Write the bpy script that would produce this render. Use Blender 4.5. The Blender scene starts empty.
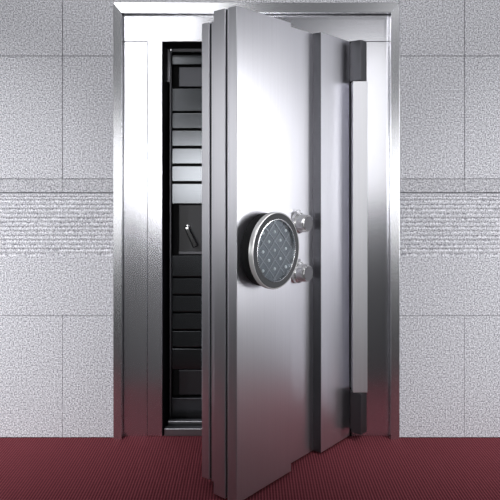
import bpy, bmesh, math, random
from mathutils import Vector, Matrix
random.seed(7)
scn = bpy.context.scene
COL = scn.collection
R = math.radians

# ------------------------------------------------------------------ helpers
def mat(name, base=(.5,.5,.5), rough=.5, metal=0.0, spec=.5):
    m = bpy.data.materials.new(name); m.use_nodes = True
    b = m.node_tree.nodes['Principled BSDF']
    b.inputs['Base Color'].default_value = (*base, 1)
    b.inputs['Roughness'].default_value = rough
    b.inputs['Metallic'].default_value = metal
    b.inputs['Specular IOR Level'].default_value = spec
    return m

def N(m, t, **kw):
    n = m.node_tree.nodes.new(t)
    for k, v in kw.items(): setattr(n, k, v)
    return n

def L(m, a, b): m.node_tree.links.new(a, b)

def brushed(name, base, rough, axis='z', bump=.01, streak=.014):
    """brushed stainless steel: fine streaks along one axis"""
    m = mat(name, base, rough, 1.0)
    b = m.node_tree.nodes['Principled BSDF']
    tc = N(m, 'ShaderNodeTexCoord'); mp = N(m, 'ShaderNodeMapping')
    mp.inputs['Scale'].default_value = (320, 320, 2.5) if axis == 'z' else (2.5, 320, 320)
    L(m, tc.outputs['Object'], mp.inputs['Vector'])
    nz = N(m, 'ShaderNodeTexNoise'); nz.inputs['Scale'].default_value = 1.0; nz.inputs['Detail'].default_value = 3
    L(m, mp.outputs['Vector'], nz.inputs['Vector'])
    r = N(m, 'ShaderNodeMapRange'); r.inputs['To Min'].default_value = rough - streak; r.inputs['To Max'].default_value = rough + streak
    L(m, nz.outputs['Fac'], r.inputs['Value']); L(m, r.outputs['Result'], b.inputs['Roughness'])
    mx = N(m, 'ShaderNodeMapRange'); mx.inputs['To Min'].default_value = .93; mx.inputs['To Max'].default_value = 1.05
    L(m, nz.outputs['Fac'], mx.inputs['Value'])
    vm = N(m, 'ShaderNodeVectorMath', operation='SCALE'); vm.inputs[0].default_value = base
    L(m, mx.outputs['Result'], vm.inputs['Scale']); L(m, vm.outputs['Vector'], b.inputs['Base Color'])
    bp = N(m, 'ShaderNodeBump'); bp.inputs['Strength'].default_value = bump; bp.inputs['Distance'].default_value = .001
    L(m, nz.outputs['Fac'], bp.inputs['Height']); L(m, bp.outputs['Normal'], b.inputs['Normal'])
    return m

def granite(name, lo, mid, hi, scale=150, spec=.3):
    m = mat(name, mid, .55, 0, .3)
    b = m.node_tree.nodes['Principled BSDF']; b.inputs['Specular IOR Level'].default_value = spec
    tc = N(m, 'ShaderNodeTexCoord')
    nz = N(m, 'ShaderNodeTexNoise'); nz.inputs['Scale'].default_value = scale; nz.inputs['Detail'].default_value = 2.5; nz.inputs['Roughness'].default_value = .6
    L(m, tc.outputs['Object'], nz.inputs['Vector'])
    cr = N(m, 'ShaderNodeValToRGB'); e = cr.color_ramp.elements
    e[0].position = .34; e[0].color = (*lo, 1); e[1].position = .66; e[1].color = (*hi, 1)
    x = e.new(.5); x.color = (*mid, 1)
    L(m, nz.outputs['Fac'], cr.inputs['Fac'])
    n2 = N(m, 'ShaderNodeTexNoise'); n2.inputs['Scale'].default_value = 2.0; n2.inputs['Detail'].default_value = 3
    L(m, tc.outputs['Object'], n2.inputs['Vector'])
    mr = N(m, 'ShaderNodeMapRange'); mr.inputs['To Min'].default_value = .93; mr.inputs['To Max'].default_value = 1.07
    L(m, n2.outputs['Fac'], mr.inputs['Value'])
    vm = N(m, 'ShaderNodeVectorMath', operation='SCALE')
    L(m, cr.outputs['Color'], vm.inputs[0]); L(m, mr.outputs['Result'], vm.inputs['Scale'])
    L(m, vm.outputs['Vector'], b.inputs['Base Color'])
    bp = N(m, 'ShaderNodeBump'); bp.inputs['Strength'].default_value = .105; bp.inputs['Distance'].default_value = .002
    L(m, nz.outputs['Fac'], bp.inputs['Height']); L(m, bp.outputs['Normal'], b.inputs['Normal'])
    return m

def carpet(name):
    m = mat(name, (.12,.02,.03), .95, 0, .08)
    b = m.node_tree.nodes['Principled BSDF']
    tc = N(m, 'ShaderNodeTexCoord')
    sep = N(m, 'ShaderNodeSeparateXYZ'); L(m, tc.outputs['Object'], sep.inputs['Vector'])
    nz = N(m, 'ShaderNodeTexNoise'); nz.inputs['Scale'].default_value = 130; nz.inputs['Detail'].default_value = 2
    L(m, tc.outputs['Object'], nz.inputs['Vector'])
    def rib(axis, pitch, wob):
        a = N(m, 'ShaderNodeMath', operation='MULTIPLY'); a.inputs[1].default_value = 2*math.pi/pitch
        L(m, sep.outputs[axis], a.inputs[0])
        w = N(m, 'ShaderNodeMath', operation='MULTIPLY_ADD'); w.inputs[1].default_value = wob
        L(m, nz.outputs['Fac'], w.inputs[0]); L(m, a.outputs[0], w.inputs[2])
        s = N(m, 'ShaderNodeMath', operation='SINE'); L(m, w.outputs[0], s.inputs[0])
        return s
    s1 = rib('X', .0125, 1.8); s2 = rib('Y', .022, 4.0)
    ad = N(m, 'ShaderNodeMath', operation='MULTIPLY_ADD'); ad.inputs[1].default_value = .14
    L(m, s2.outputs[0], ad.inputs[0]); L(m, s1.outputs[0], ad.inputs[2])
    mr = N(m, 'ShaderNodeMapRange'); mr.inputs['From Min'].default_value = -1.3; mr.inputs['From Max'].default_value = 1.3
    L(m, ad.outputs[0], mr.inputs['Value'])
    cr = N(m, 'ShaderNodeValToRGB'); e = cr.color_ramp.elements
    e[0].position = 0; e[0].color = (.046,.008,.012,1); e[1].position = 1; e[1].color = (.20,.047,.060,1)
    L(m, mr.outputs['Result'], cr.inputs['Fac']); L(m, cr.outputs['Color'], b.inputs['Base Color'])
    bp = N(m, 'ShaderNodeBump'); bp.inputs['Strength'].default_value = .5; bp.inputs['Distance'].default_value = .003
    L(m, mr.outputs['Result'], bp.inputs['Height']); L(m, bp.outputs['Normal'], b.inputs['Normal'])
    return m

def box_into(bm, x0, x1, y0, y1, z0, z1, bev=0.0, seg=2, mi=0, M=None):
    t = bmesh.new()
    v = [t.verts.new(p) for p in ((x0,y0,z0),(x1,y0,z0),(x1,y1,z0),(x0,y1,z0),(x0,y0,z1),(x1,y0,z1),(x1,y1,z1),(x0,y1,z1))]
    for f in ((3,2,1,0),(4,5,6,7),(0,1,5,4),(1,2,6,5),(2,3,7,6),(3,0,4,7)): t.faces.new([v[i] for i in f])
    if bev: bmesh.ops.bevel(t, geom=list(t.edges), offset=bev, segments=seg, profile=.5, affect='EDGES')
    merge(bm, t, mi, M)

def merge(bm, t, mi=0, M=None):
    if M is not None: bmesh.ops.transform(t, matrix=M, verts=t.verts)
    bmesh.ops.recalc_face_normals(t, faces=t.faces)
    vm = {v: bm.verts.new(v.co) for v in t.verts}
    for f in t.faces:
        g = bm.faces.new([vm[v] for v in f.verts]); g.material_index = mi; g.smooth = f.smooth
    t.free()

def lathe_into(bm, prof, n=64, M=None, mi=0, smooth=True):
    """prof: list of (radius, height) along local +Z, closed at both ends"""
    t = bmesh.new(); rings = []
    for r, h in prof:
        if r < 1e-6: rings.append([t.verts.new((0,0,h))])
        else: rings.append([t.verts.new((r*math.cos(2*math.pi*k/n), r*math.sin(2*math.pi*k/n), h)) for k in range(n)])
    for a, b in zip(rings, rings[1:]):
        for k in range(n):
            k2 = (k+1) % n
            if len(a) == 1 and len(b) == 1: continue
            if len(a) == 1: f = t.faces.new((a[0], b[k2], b[k]))
            elif len(b) == 1: f = t.faces.new((a[k], a[k2], b[0]))
            else: f = t.faces.new((a[k], a[k2], b[k2], b[k]))
            f.smooth = smooth
    merge(bm, t, mi, M)

def obj(name, bm, mats, parent=None, loc=None, sharp=35):
    me = bpy.data.meshes.new(name); bm.to_mesh(me); bm.free()
    for m in (mats if isinstance(mats, (list, tuple)) else [mats]): me.materials.append(m)
    o = bpy.data.objects.new(name, me); COL.objects.link(o)
    if any(p.use_smooth for p in me.polygons):
        flat = [p.index for p in me.polygons if not p.use_smooth]
        me.set_sharp_from_angle(angle=R(sharp))
        for i in flat: me.polygons[i].use_smooth = False
    if parent: o.parent = parent
    if loc: o.location = loc
    return o

def box(name, m, parent, x0, x1, y0, y1, z0, z1, bev=.002, seg=2):
    bm = bmesh.new(); box_into(bm, x0, x1, y0, y1, z0, z1, bev, seg)
    return obj(name, bm, m, parent)

def thing(name, label, cat, loc, rotz=0, group=None):
    o = bpy.data.objects.new(name, None); COL.objects.link(o)
    o.location = loc; o.rotation_euler = (0, 0, rotz); o.empty_display_size = .1
    o['label'] = label; o['category'] = cat; o['kind'] = 'thing'
    if group: o['group'] = group
    return o

def struct(o): o['kind'] = 'structure'; return o

# ------------------------------------------------------------------ materials
STEEL   = brushed('brushed_steel', (.785,.785,.835), .21, 'z')
DOORSTEEL = brushed('door_brushed_steel', (.785,.785,.835), .30, 'z', bump=.01, streak=.02)
KNUCKLE = brushed('knuckle_steel', (.80,.80,.84), .40, 'z', bump=.01, streak=.02)
WORN = mat('worn_steel', (.26,.26,.28), .38, 1.0)
STEEL_H = brushed('brushed_steel_horizontal', (.785,.785,.835), .21, 'x')
TRIM    = brushed('trim_steel', (.74,.745,.775), .25, 'z')
TRIM_H  = brushed('trim_steel_horizontal', (.74,.745,.775), .25, 'x')
SLAT    = brushed('gate_steel', (.105,.11,.118), .17, 'x', bump=.02, streak=.03)
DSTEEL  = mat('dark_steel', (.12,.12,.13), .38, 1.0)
CHROME  = mat('chrome', (.90,.90,.92), .22, 1.0)
RIM     = mat('polished_rim', (.97,.97,.98), .25, .5)
SATIN   = mat('satin_aluminium', (.97,.97,.98), .2, .75)
BOXST   = mat('bolt_box_steel', (.062,.063,.070), .34, .9)
BEZEL   = mat('bezel_grey', (.062,.065,.072), .45, .1, .3)
BLACK   = mat('black_rubber', (.008,.008,.009), .6, 0, .2)
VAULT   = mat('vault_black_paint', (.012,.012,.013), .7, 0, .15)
LEVER   = mat('lever_black', (.006,.006,.007), .22, 0, .5)
LOCKCASE= mat('lock_case_paint', (.035,.035,.04), .45, 0, .5)
FACEPL  = mat('dial_grey_plate', (.13,.14,.16), .35, .6)
LATT    = mat('dial_lattice', (.30,.31,.33), .35, .7)
DOT     = mat('dial_white_stud', (.92,.93,.95), .3, 0)
KNOBEND = mat('knob_end_grey', (.15,.15,.165), .45, .2, .3)
GLASS = bpy.data.materials.new('dial_glass'); GLASS.use_nodes = True
GLASS.node_tree.nodes.clear()
_o = N(GLASS, 'ShaderNodeOutputMaterial'); _m = N(GLASS, 'ShaderNodeMixShader'); _t = N(GLASS, 'ShaderNodeBsdfTransparent'); _g = N(GLASS, 'ShaderNodeBsdfGlossy'); _f = None
_g.inputs['Roughness'].default_value = .08; _t.inputs['Color'].default_value = (.94,.96,.97,1)
_m.inputs['Fac'].default_value = .05; L(GLASS, _t.outputs['BSDF'], _m.inputs[1]); L(GLASS, _g.outputs['BSDF'], _m.inputs[2]); L(GLASS, _m.outputs['Shader'], _o.inputs['Surface'])
GRAN = granite('grey_granite', (.155,.155,.18), (.49,.49,.532), (.81,.81,.855))
GRAN_BAND = granite('honed_granite_band', (.17,.17,.19), (.42,.42,.455), (.68,.68,.72))
JOINT = mat('tile_joint', (.25,.25,.27), .9)
DARK_FLOOR = granite('unseen_dark_floor', (.006,.006,.007), (.012,.012,.013), (.02,.02,.022), 90, .04)
CARPET = carpet('red_ribbed_carpet')

# ------------------------------------------------------------------ camera (level, shifted)
F = 627.0; D = 3.135; HZ = 1.31; CX = 0.0
cam = bpy.data.cameras.new('camera'); camo = bpy.data.objects.new('camera', cam); COL.objects.link(camo)
camo.location = (0, -D, HZ); camo.rotation_euler = (R(90), 0, 0)
cam.sensor_width = 36; cam.lens = 36*F/500; cam.shift_y = -74/500; cam.clip_end = 60
scn.camera = camo

# ------------------------------------------------------------------ setting
bm = bmesh.new()
box_into(bm, -1.6, 1.5, -.80, .03, -.06, 0)
struct(obj('floor', bm, CARPET))
bm = bmesh.new(); box_into(bm, -6, 6, -10, -.8005, -.06, -.001); box_into(bm, -6, -1.6005, -.8005, .03, -.06, -.001); box_into(bm, 1.5005, 6, -.8005, .03, -.06, -.001); struct(obj('floor_unseen', bm, DARK_FLOOR))  # unseen dark floor, added to keep carpet red out of the steel
FX0, FX1, FZ = -.6825, .7465, 2.1755          # hole the frame fills
bm = bmesh.new()
for a in ((-6, FX0, 0, 3.4), (FX1, 6, 0, 3.4), (FX0, FX1, FZ, 3.4)):
    box_into(bm, a[0], a[1], .008, .40, a[2], a[3], mi=1)
cols = [-5.9625+1.005*k for k in range(12)]
def clip_tile(x0, x1, z0, z1, y1=.008, y0=0, mi=0, bev=.0012, gx=.0013, g=.0013):
    segs = []
    if z0 >= FZ-.001: segs = [(x0, x1, z0, z1)]
    else:
        if x0 < FX0: segs.append((x0, min(x1, FX0+.0016), z0, z1))
        if x1 > FX1: segs.append((max(x0, FX1-.0016), x1, z0, z1))
        if z1 > FZ and x1 > FX0 and x0 < FX1: segs.append((max(x0, FX0), min(x1, FX1), FZ, z1))
    for s in segs:
        if s[1]-s[0] < .01: continue
        box_into(bm, s[0]+gx, s[1]-gx, y0, y1, s[2]+g, s[3]-g, bev, 1, mi)
for c0, c1 in zip(cols, cols[1:]):
    clip_tile(c0, c1, 2.525, 3.14); clip_tile(c0, c1, 1.91, 2.525); clip_tile(c0, c1, 1.295, 1.91)
    clip_tile(c0, c1, 1.2265, 1.295, y0=.001, mi=2, gx=.0006)
    clip_tile(c0, c1, .002, .61, gx=.0006)
# ribbed course: a thinner slab carrying raised ribs, no upright joints
c0, c1 = cols[0], cols[-1]
clip_tile(c0, c1, .61, 1.2235, y0=.0028)
clip_tile(c0, c1, .61, .912, y1=.006, y0=0)
clip_tile(c0, c1, 1.2065, 1.2235, y1=.006)
z = 1.2065
while z > .93:
    clip_tile(c0, c1, z-.0222+.0052, z-.0022+.001, y1=.006, bev=.0018); z -= .0222
struct(obj('wall_back', bm, [GRAN, JOINT, GRAN_BAND]))
# vault chamber beyond the frame
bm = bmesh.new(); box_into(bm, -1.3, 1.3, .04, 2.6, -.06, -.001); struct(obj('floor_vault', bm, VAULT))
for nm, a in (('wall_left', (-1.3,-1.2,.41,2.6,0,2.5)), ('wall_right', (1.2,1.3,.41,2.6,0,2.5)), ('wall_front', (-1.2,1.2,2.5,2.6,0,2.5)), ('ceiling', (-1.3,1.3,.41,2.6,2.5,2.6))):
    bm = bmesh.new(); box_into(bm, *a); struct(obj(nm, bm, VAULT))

# ------------------------------------------------------------------ vault frame (fixed)
fr = thing('vault_door_surround', 'brushed steel door frame with mitred edge trim set in the granite wall', 'door frame', (.0325, 0, 0))
OX = .0325
def fbox(name, m, x0, x1, y0, y1, z0, z1, bev=.0015):
    return box(name, m, fr, x0-OX, x1-OX, y0, y1, z0, z1, bev)
# mitred splayed trim: outer edge close to the wall, inner edge proud
xo0, xo1, zo = -.681, .745, 2.174
xi0, xi1, zi = -.638, .700, 2.121
YO, YI, YB = -.0125, -.024, .02
def trim_piece(name, outer, inner, m):
    b = bmesh.new()
    pts = []
    for (p, q) in (outer, inner): pass
    (o1, o2), (i1, i2) = outer, inner
    vs = []
    for (x, z), y in ((o1, YO), (o2, YO), (i2, YI), (i1, YI)): vs.append(b.verts.new((x-OX, y, z)))
    for (x, z) in (o1, o2, i2, i1): vs.append(b.verts.new((x-OX, YB, z)))
    for f in ((0,1,2,3),(7,6,5,4),(0,4,5,1),(1,5,6,2),(2,6,7,3),(3,7,4,0)): b.faces.new([vs[k] for k in f])
    bmesh.ops.recalc_face_normals(b, faces=b.faces)
    bmesh.ops.bevel(b, geom=list(b.edges), offset=.0012, segments=2, profile=.5, affect='EDGES')
    return obj(name, b, m, fr)
trim_piece('edge_trim', ((xo0, 0), (xo0, zo)), ((xi0, 0), (xi0, zi)), TRIM)
trim_piece('edge_trim', ((xo0, zo), (xo1, zo)), ((xi0, zi), (xi1, zi)), TRIM_H)
trim_piece('edge_trim', ((xo1, zo), (xo1, 0)), ((xi1, zi), (xi1, 0)), TRIM)
HB = HZ + .677
fbox('header_panel', STEEL_H, xi0+.001, xi1-.001, .02, .40, HB, zi-.002)
fbox('jamb_panel', STEEL, xi0+.001, -.5175, .021, .40, 0, HB-.0035)
fbox('jamb_panel', STEEL, -.5155, -.4415, .016, .40, .004, HB-.001)
fbox('jamb_panel', STEEL, .512, xi1-.001, .02, .40, .002, HB-.001)
# black reveal linings
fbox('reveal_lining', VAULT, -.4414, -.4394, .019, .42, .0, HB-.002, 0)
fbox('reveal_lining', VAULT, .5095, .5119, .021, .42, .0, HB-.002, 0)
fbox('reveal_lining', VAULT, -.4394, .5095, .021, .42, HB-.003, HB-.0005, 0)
fbox('threshold', WORN, -.432, .285, .018, .056, 0, .041, .005)
fbox('threshold', WORN, -.4250, .20, .098, .130, 0, .047, .005)
# fixed middle knuckle of the hinge
fbox('hinge_knuckle', KNUCKLE, .505, .5765, -.060, .0205, .247, HZ+.466, .0025)

# ------------------------------------------------------------------ vault door (open 50 degrees)
HX, HY = .539, -.030
SA, TA = .859, .0516
vd = thing('vault_door', 'thick stepped stainless steel vault door standing open with a round window and two dials', 'vault door', (HX, HY, 0), R(50))
ZT, ZB = HZ+.6745, .011
def dbox(name, m, s0, s1, t0, t1, z0, z1, bev=.0025, parent=vd):
    return box(name, m, parent, s0-SA, s1-SA, t0+TA, t1+TA, z0, z1, bev)
dbox('front_panel', DOORSTEEL, 0, .364, 0, .0452, ZB, ZT)
dbox('front_panel', DOORSTEEL, .6, .858, 0, .0452, ZB, ZT)
dbox('shade_strip', DSTEEL, .5985, .5998, .0008, .0450, ZB+.001, ZT-.001, 0)  # dark strip put in to give this side face its shade
dbox('face_plate', DOORSTEEL, 0, .858, .0453, .0495, ZB, ZT, .001)
dbox('seal', BLACK, .006, .852, .0495, .0612, ZB+.006, ZT-.006, 0)
dbox('body_slab', DOORSTEEL, 0, .858, .0612, .126, ZB, ZT, .003)
IN = .034
dbox('plug_slab', DOORSTEEL, .023, .80, .126, .160, ZB+IN, ZT-IN, .002)
dbox('seal', BLACK, .029, .794, .160, .172, ZB+IN+.006, ZT-IN-.006, 0)
dbox('plug_slab', DOORSTEEL, .023, .80, .172, .216, ZB+IN, ZT-IN, .003)
# moving hinge knuckles above and below the fixed one, with straps to the door face
for z0, z1 in ((HZ+.469, HZ+.667), (.043, .244)):
    dbox('hinge_knuckle', DSTEEL, SA-.0285, SA+.0285, -TA-.0285, -TA+.0285, z0, z1, .002)
    dbox('hinge_strap', DSTEEL, .8585, .867, -.030, .040, z0+.004, z1-.004, .001)

def on_door(s, v, z):
    """matrix: local +Z of a lathe points out of the door face at (s, v, z) in the door's own frame"""
    return Matrix.Translation((s-SA, TA-v, z)) @ Matrix.Rotation(R(90), 4, 'X')

# round lock window
def ebm(): return bmesh.new()
wz, ws = 1.005, .1716
bm = ebm(); lathe_into(bm, [(0,0),(.149,0),(.151,.004),(.151,.047),(0,.047)], 96, on_door(ws, 0, wz))
win = obj('lock_window', bm, BLACK, vd); win['label'] = 'round lock window on black collar'
bm = ebm(); lathe_into(bm, [(.135,.0472),(.1555,.0472),(.1578,.050),(.1578,.066),(.1555,.0695),(.1535,.0698),(.1525,.0675),(.135,.0675),(.135,.0472)], 128, on_door(ws, 0, wz))
obj('rim', bm, RIM, win)
bm = ebm(); lathe_into(bm, [(.1285,.0473),(.1523,.0473),(.1523,.0685),(.1500,.0700),(.1305,.0690),(.1285,.0670),(.1285,.0473)], 128, on_door(ws, 0, wz))
obj('bezel', bm, BEZEL, win)
bm = ebm(); lathe_into(bm, [(.1255,.0473),(.1284,.0473),(.1284,.0698),(.1262,.0702),(.1255,.0690),(.1255,.0473)], 128, on_door(ws, 0, wz))
obj('inner_ring', bm, CHROME, win)
bm = ebm(); lathe_into(bm, [(0,.0473),(.1254,.0473),(.1254,.056),(0,.056)], 96, on_door(ws, 0, wz))
obj('back_plate', bm, FACEPL, win)
# diamond lattice and white studs
P = .038; bm = ebm()
for sgn in (1, -1):
    for k in range(-7, 8):
        c = (2*k+1)*P*.7071*1.0          # distance of the line from the centre
        c = (2*k+1)*P/math.sqrt(2)
        if abs(c) > .121: continue
        h = math.sqrt(.1225**2 - c*c)
        t = bmesh.new()
        box_into(t, -h, h, c-.0022, c+.0022, .0561, .0585)
        M = on_door(ws, 0, wz) @ Matrix.Rotation(sgn*R(45), 4, 'Z')
        merge(bm, t, 0, M)
obj('lattice', bm, LATT, win)
for i in range(-4, 5):
    for j in range(-4, 5):
        if (i+j) % 2 or math.hypot(i*P, j*P) > .112: continue
        bm = ebm()
        lathe_into(bm, [(0,0),(.0068,0),(.0062,.003),(.003,.0045),(0,.005)], 16, on_door(ws, 0, wz) @ Matrix.Translation((i*P, j*P, .0561)))
        obj('stud', bm, DOT, win)
bm = ebm(); lathe_into(bm, [(0,.0630),(.1253,.0630),(.1253,.0665),(0,.0672)], 96, on_door(ws, 0, wz))
obj('glass', bm, GLASS, win)

# two combination dials on the recessed strip
for z in (1.097, .873):
    bm = ebm(); M = on_door(.455, -.045, z)
    lathe_into(bm, [(0,0),(.052,0),(.052,.006),(.049,.010),(.0475,.012),(.0475,.026),(.044,.030),(.0405,.034),(.0385,.062),(.0360,.072),(.0345,.0745),(0,.0745)], 64, M)
    dl = obj('combination_dial', bm, SATIN, vd)
    bm = ebm(); lathe_into(bm, [(0,.0746),(.0330,.0746),(.0325,.0768),(0,.0772)], 48, M); obj('dial_cap', bm, KNOBEND, dl)
    bm = ebm()
    box_into(bm, -.004, .004, .044, .060, .006, .030, .0015, 2, 0, M); obj('index_mark', bm, SATIN, dl)
    bm = ebm()
    for k in range(40):
        a = 2*math.pi*k/40
        box_into(bm, .0460, .0486, -.0011, .0011, .013, .025, 0, 1, 0, M @ Matrix.Rotation(a, 4, 'Z'))
    obj('knurling', bm, SATIN, dl)

# ------------------------------------------------------------------ inner gate
GY = .20; K = (D+GY)/F
def gz(py): return HZ - (py-176)*K
def gx(px): return (px-250)*K
gt = thing('inner_gate', 'dark steel slatted inner gate with lock case seen through the gap behind the vault door', 'gate', (0, GY, 0))
GL, GR = -.4385, .440
def gbox(name, m, x0, x1, y0, y1, z0, z1, bev=.0015, parent=gt): return box(name, m, parent, x0, x1, y0, y1, z0, z1, bev)
PL = gx(172); PR = -PL
gbox('stile', DSTEEL, GL+.010, PL-.002, -.008, .035, gz(420), gz(50), .003)
gbox('stile', DSTEEL, PR+.002, GR, -.008, .035, gz(420), gz(50), .003)
gbox('top_rail', DSTEEL, PL-.002, PR+.002, -.012, .035, gz(52.5), gz(47.5), .003)
gbox('bottom_rail', BOXST, PL-.002, PR+.002, .0, .035, gz(430), gz(398), .003)
gbox('gate_hinge', STEEL, GL+.001, GL+.016, -.030, -.009, gz(83), gz(50), .003)
bm = ebm(); lathe_into(bm, [(0,0),(.009,0),(.010,.004),(.010,.022),(.007,.028),(0,.029)], 24, Matrix.Translation((gx(171.5), -.022, gz(51.5))))
obj('hinge_pin', bm, CHROME, gt)
up = [(55, 64.5), (88.5, 111.2), (113.3, 128.3), (130.8, 146), (148.6, 163.7), (166.2, 181.3), (183.8, 203.6)]
lo = [(255.3, 276.3), (278.3, 294), (296, 311.6), (313.6, 329.2), (331.2, 346.8), (348.8, 369.5)]
for a, b in up+lo:
    bm = ebm(); box_into(bm, PL, PR, 0, .018, gz(b), gz(a), .0022, 2); obj('slat', bm, SLAT, gt)
for nm, a, b, d in (('bolt_box', 66.5, 86.5, .012), ('lock_case', 205, 253.5, .02), ('bolt_box', 371, 395.5, .012)):
    p = gbox(nm, LOCKCASE if nm == 'lock_case' else BOXST, gx(178.5), -gx(178.5), .012, .06, gz(b), gz(a), .003)
    if nm == 'lock_case':
        lx, lz = gx(187.5), gz(228)
        bm = ebm(); lathe_into(bm, [(0,0),(.016,0),(.016,.006),(.009,.010),(.008,.028),(.011,.030),(.011,.042),(.008,.046),(0,.047)], 24, Matrix.Translation((lx, .012, lz)) @ Matrix.Rotation(R(90), 4, 'X'))
        h = obj('handle_spindle', bm, CHROME, p)
        bm = ebm()
        ang = math.atan2(-(gz(228)-gz(246)), gx(196)-gx(187.5))
        t = bmesh.new(); box_into(t, -.006, .108, -.046, -.030, -.012, .012, .005, 3)
        for v in t.verts: v.co.z *= 1.0 + .25*max(0, v.co.x)/.1
        merge(bm, t, 0, Matrix.Translation((lx, .012, lz)) @ Matrix.Rotation(-ang, 4, 'Y'))
        obj('lever', bm, LEVER, p)
        gbox('case_ledge', DSTEEL, gx(179), -gx(179), -.004, .0118, gz(254), gz(251.5), .001, p)
# added black sheet stands in for the darkness behind the slats
gbox('dark_sheet', VAULT, PL-.001, PR+.001, .062, .066, gz(420), gz(52), 0)

# ------------------------------------------------------------------ light
def area(name, loc, target, sx, sy, power, color=(1,1,1), spread=180):
    l = bpy.data.lights.new(name, 'AREA'); l.shape = 'RECTANGLE'; l.size = sx; l.size_y = sy; l.energy = power; l.color = color
    l.spread = R(spread)
    o = bpy.data.objects.new(name, l); COL.objects.link(o); o.location = loc
    o.rotation_euler = (Vector(target)-Vector(loc)).to_track_quat('-Z', 'Y').to_euler()
    return o
def spot(name, loc, target, power, angle, blend=1, size=.1, color=(1,1,1)):
    l = bpy.data.lights.new(name, 'SPOT'); l.energy = power; l.spot_size = R(angle); l.spot_blend = blend; l.shadow_soft_size = size; l.color = color
    o = bpy.data.objects.new(name, l); COL.objects.link(o); o.location = loc
    o.rotation_euler = (Vector(target)-Vector(loc)).to_track_quat('-Z', 'Y').to_euler()
    return o
w = bpy.data.worlds.new('world'); scn.world = w; w.use_nodes = True
w.node_tree.nodes['Background'].inputs['Color'].default_value = (.92, .94, 1, 1)
w.node_tree.nodes['Background'].inputs['Strength'].default_value = .10
area('fill_gate', (-.4, -6.2, 1.30), (-.4, 0, 1.30), 1.7, .9, 19, spread=120)  # unseen light added for the highlight on the gate slats
area('fill_jamb_left', (-2.0, -6.2, 2.45), (-.9, 0, 1.6), 1.4, 3.2, 9, spread=110)  # added off-camera fill that whitens the left jamb
area('fill_jamb_right', (1.7, -6.2, 2.1), (.8, 0, 1.6), 1.1, 2.4, 5.0, spread=110)  # unseen fill added to brighten the right jamb and fixed knuckle
area('fill_header', (-2.1, -6.2, 3.75), (-.4, 0, 1.9), 2.2, .8, 11, spread=110)  # invented fill, brightens the left part of the header
area('fill_top_trim', (-1.3, -2.3, 4.3), (-.5, 0, 2.1), 1.8, 1.2, 5, spread=70)  # overhead fill added for the reflection in the top trim
area('fill_door_face', (6.2, -.5, 1.40), (0, -.5, 1.3), 2.2, 2.4, 50, spread=120)  # added fill for the door face to mirror, no known window
area('fill_door_edge', (-6.0, -2.2, 1.7), (0, -.5, 1.4), 2.0, 2.3, 9, spread=120)  # dim fill added so the door's edge faces stay grey
area('fill_trim_left', (-5.6, -5.6, 1.2), (-.6, 0, 1.3), 1.6, 1.6, 7, spread=100)  # out of view, added for the gradient on the left trim
area('fill_trim_right', (5.8, -5.6, 1.2), (.7, 0, 1.3), 1.6, 1.6, 6.5, spread=100)  # unseen counterpart added for the right trim's gradient
for x, tx, p, tz, an in ((-2.3, -1.25, 740, .52, 31), (-3.2, -2.1, 740, .52, 31), (2.4, 1.3, 520, .5, 30), (3.3, 2.1, 520, .5, 30)):
    spot('wall_washer_low', (x, -3.2, 4.2), (tx, 0, tz), p, an, 1, .12)
for x, tx, p in ((-2.8, -1.35, 135), (3.0, 1.4, 400)):
    spot('wall_washer_high', (x, -4.0, 4.4), (tx, 0, 1.9), p, 46, 1, .2)

vs = scn.view_settings
vs.view_transform = 'Standard'; vs.look = 'None'; vs.gamma = 1; vs.use_curve_mapping = False; vs.exposure = 0.0
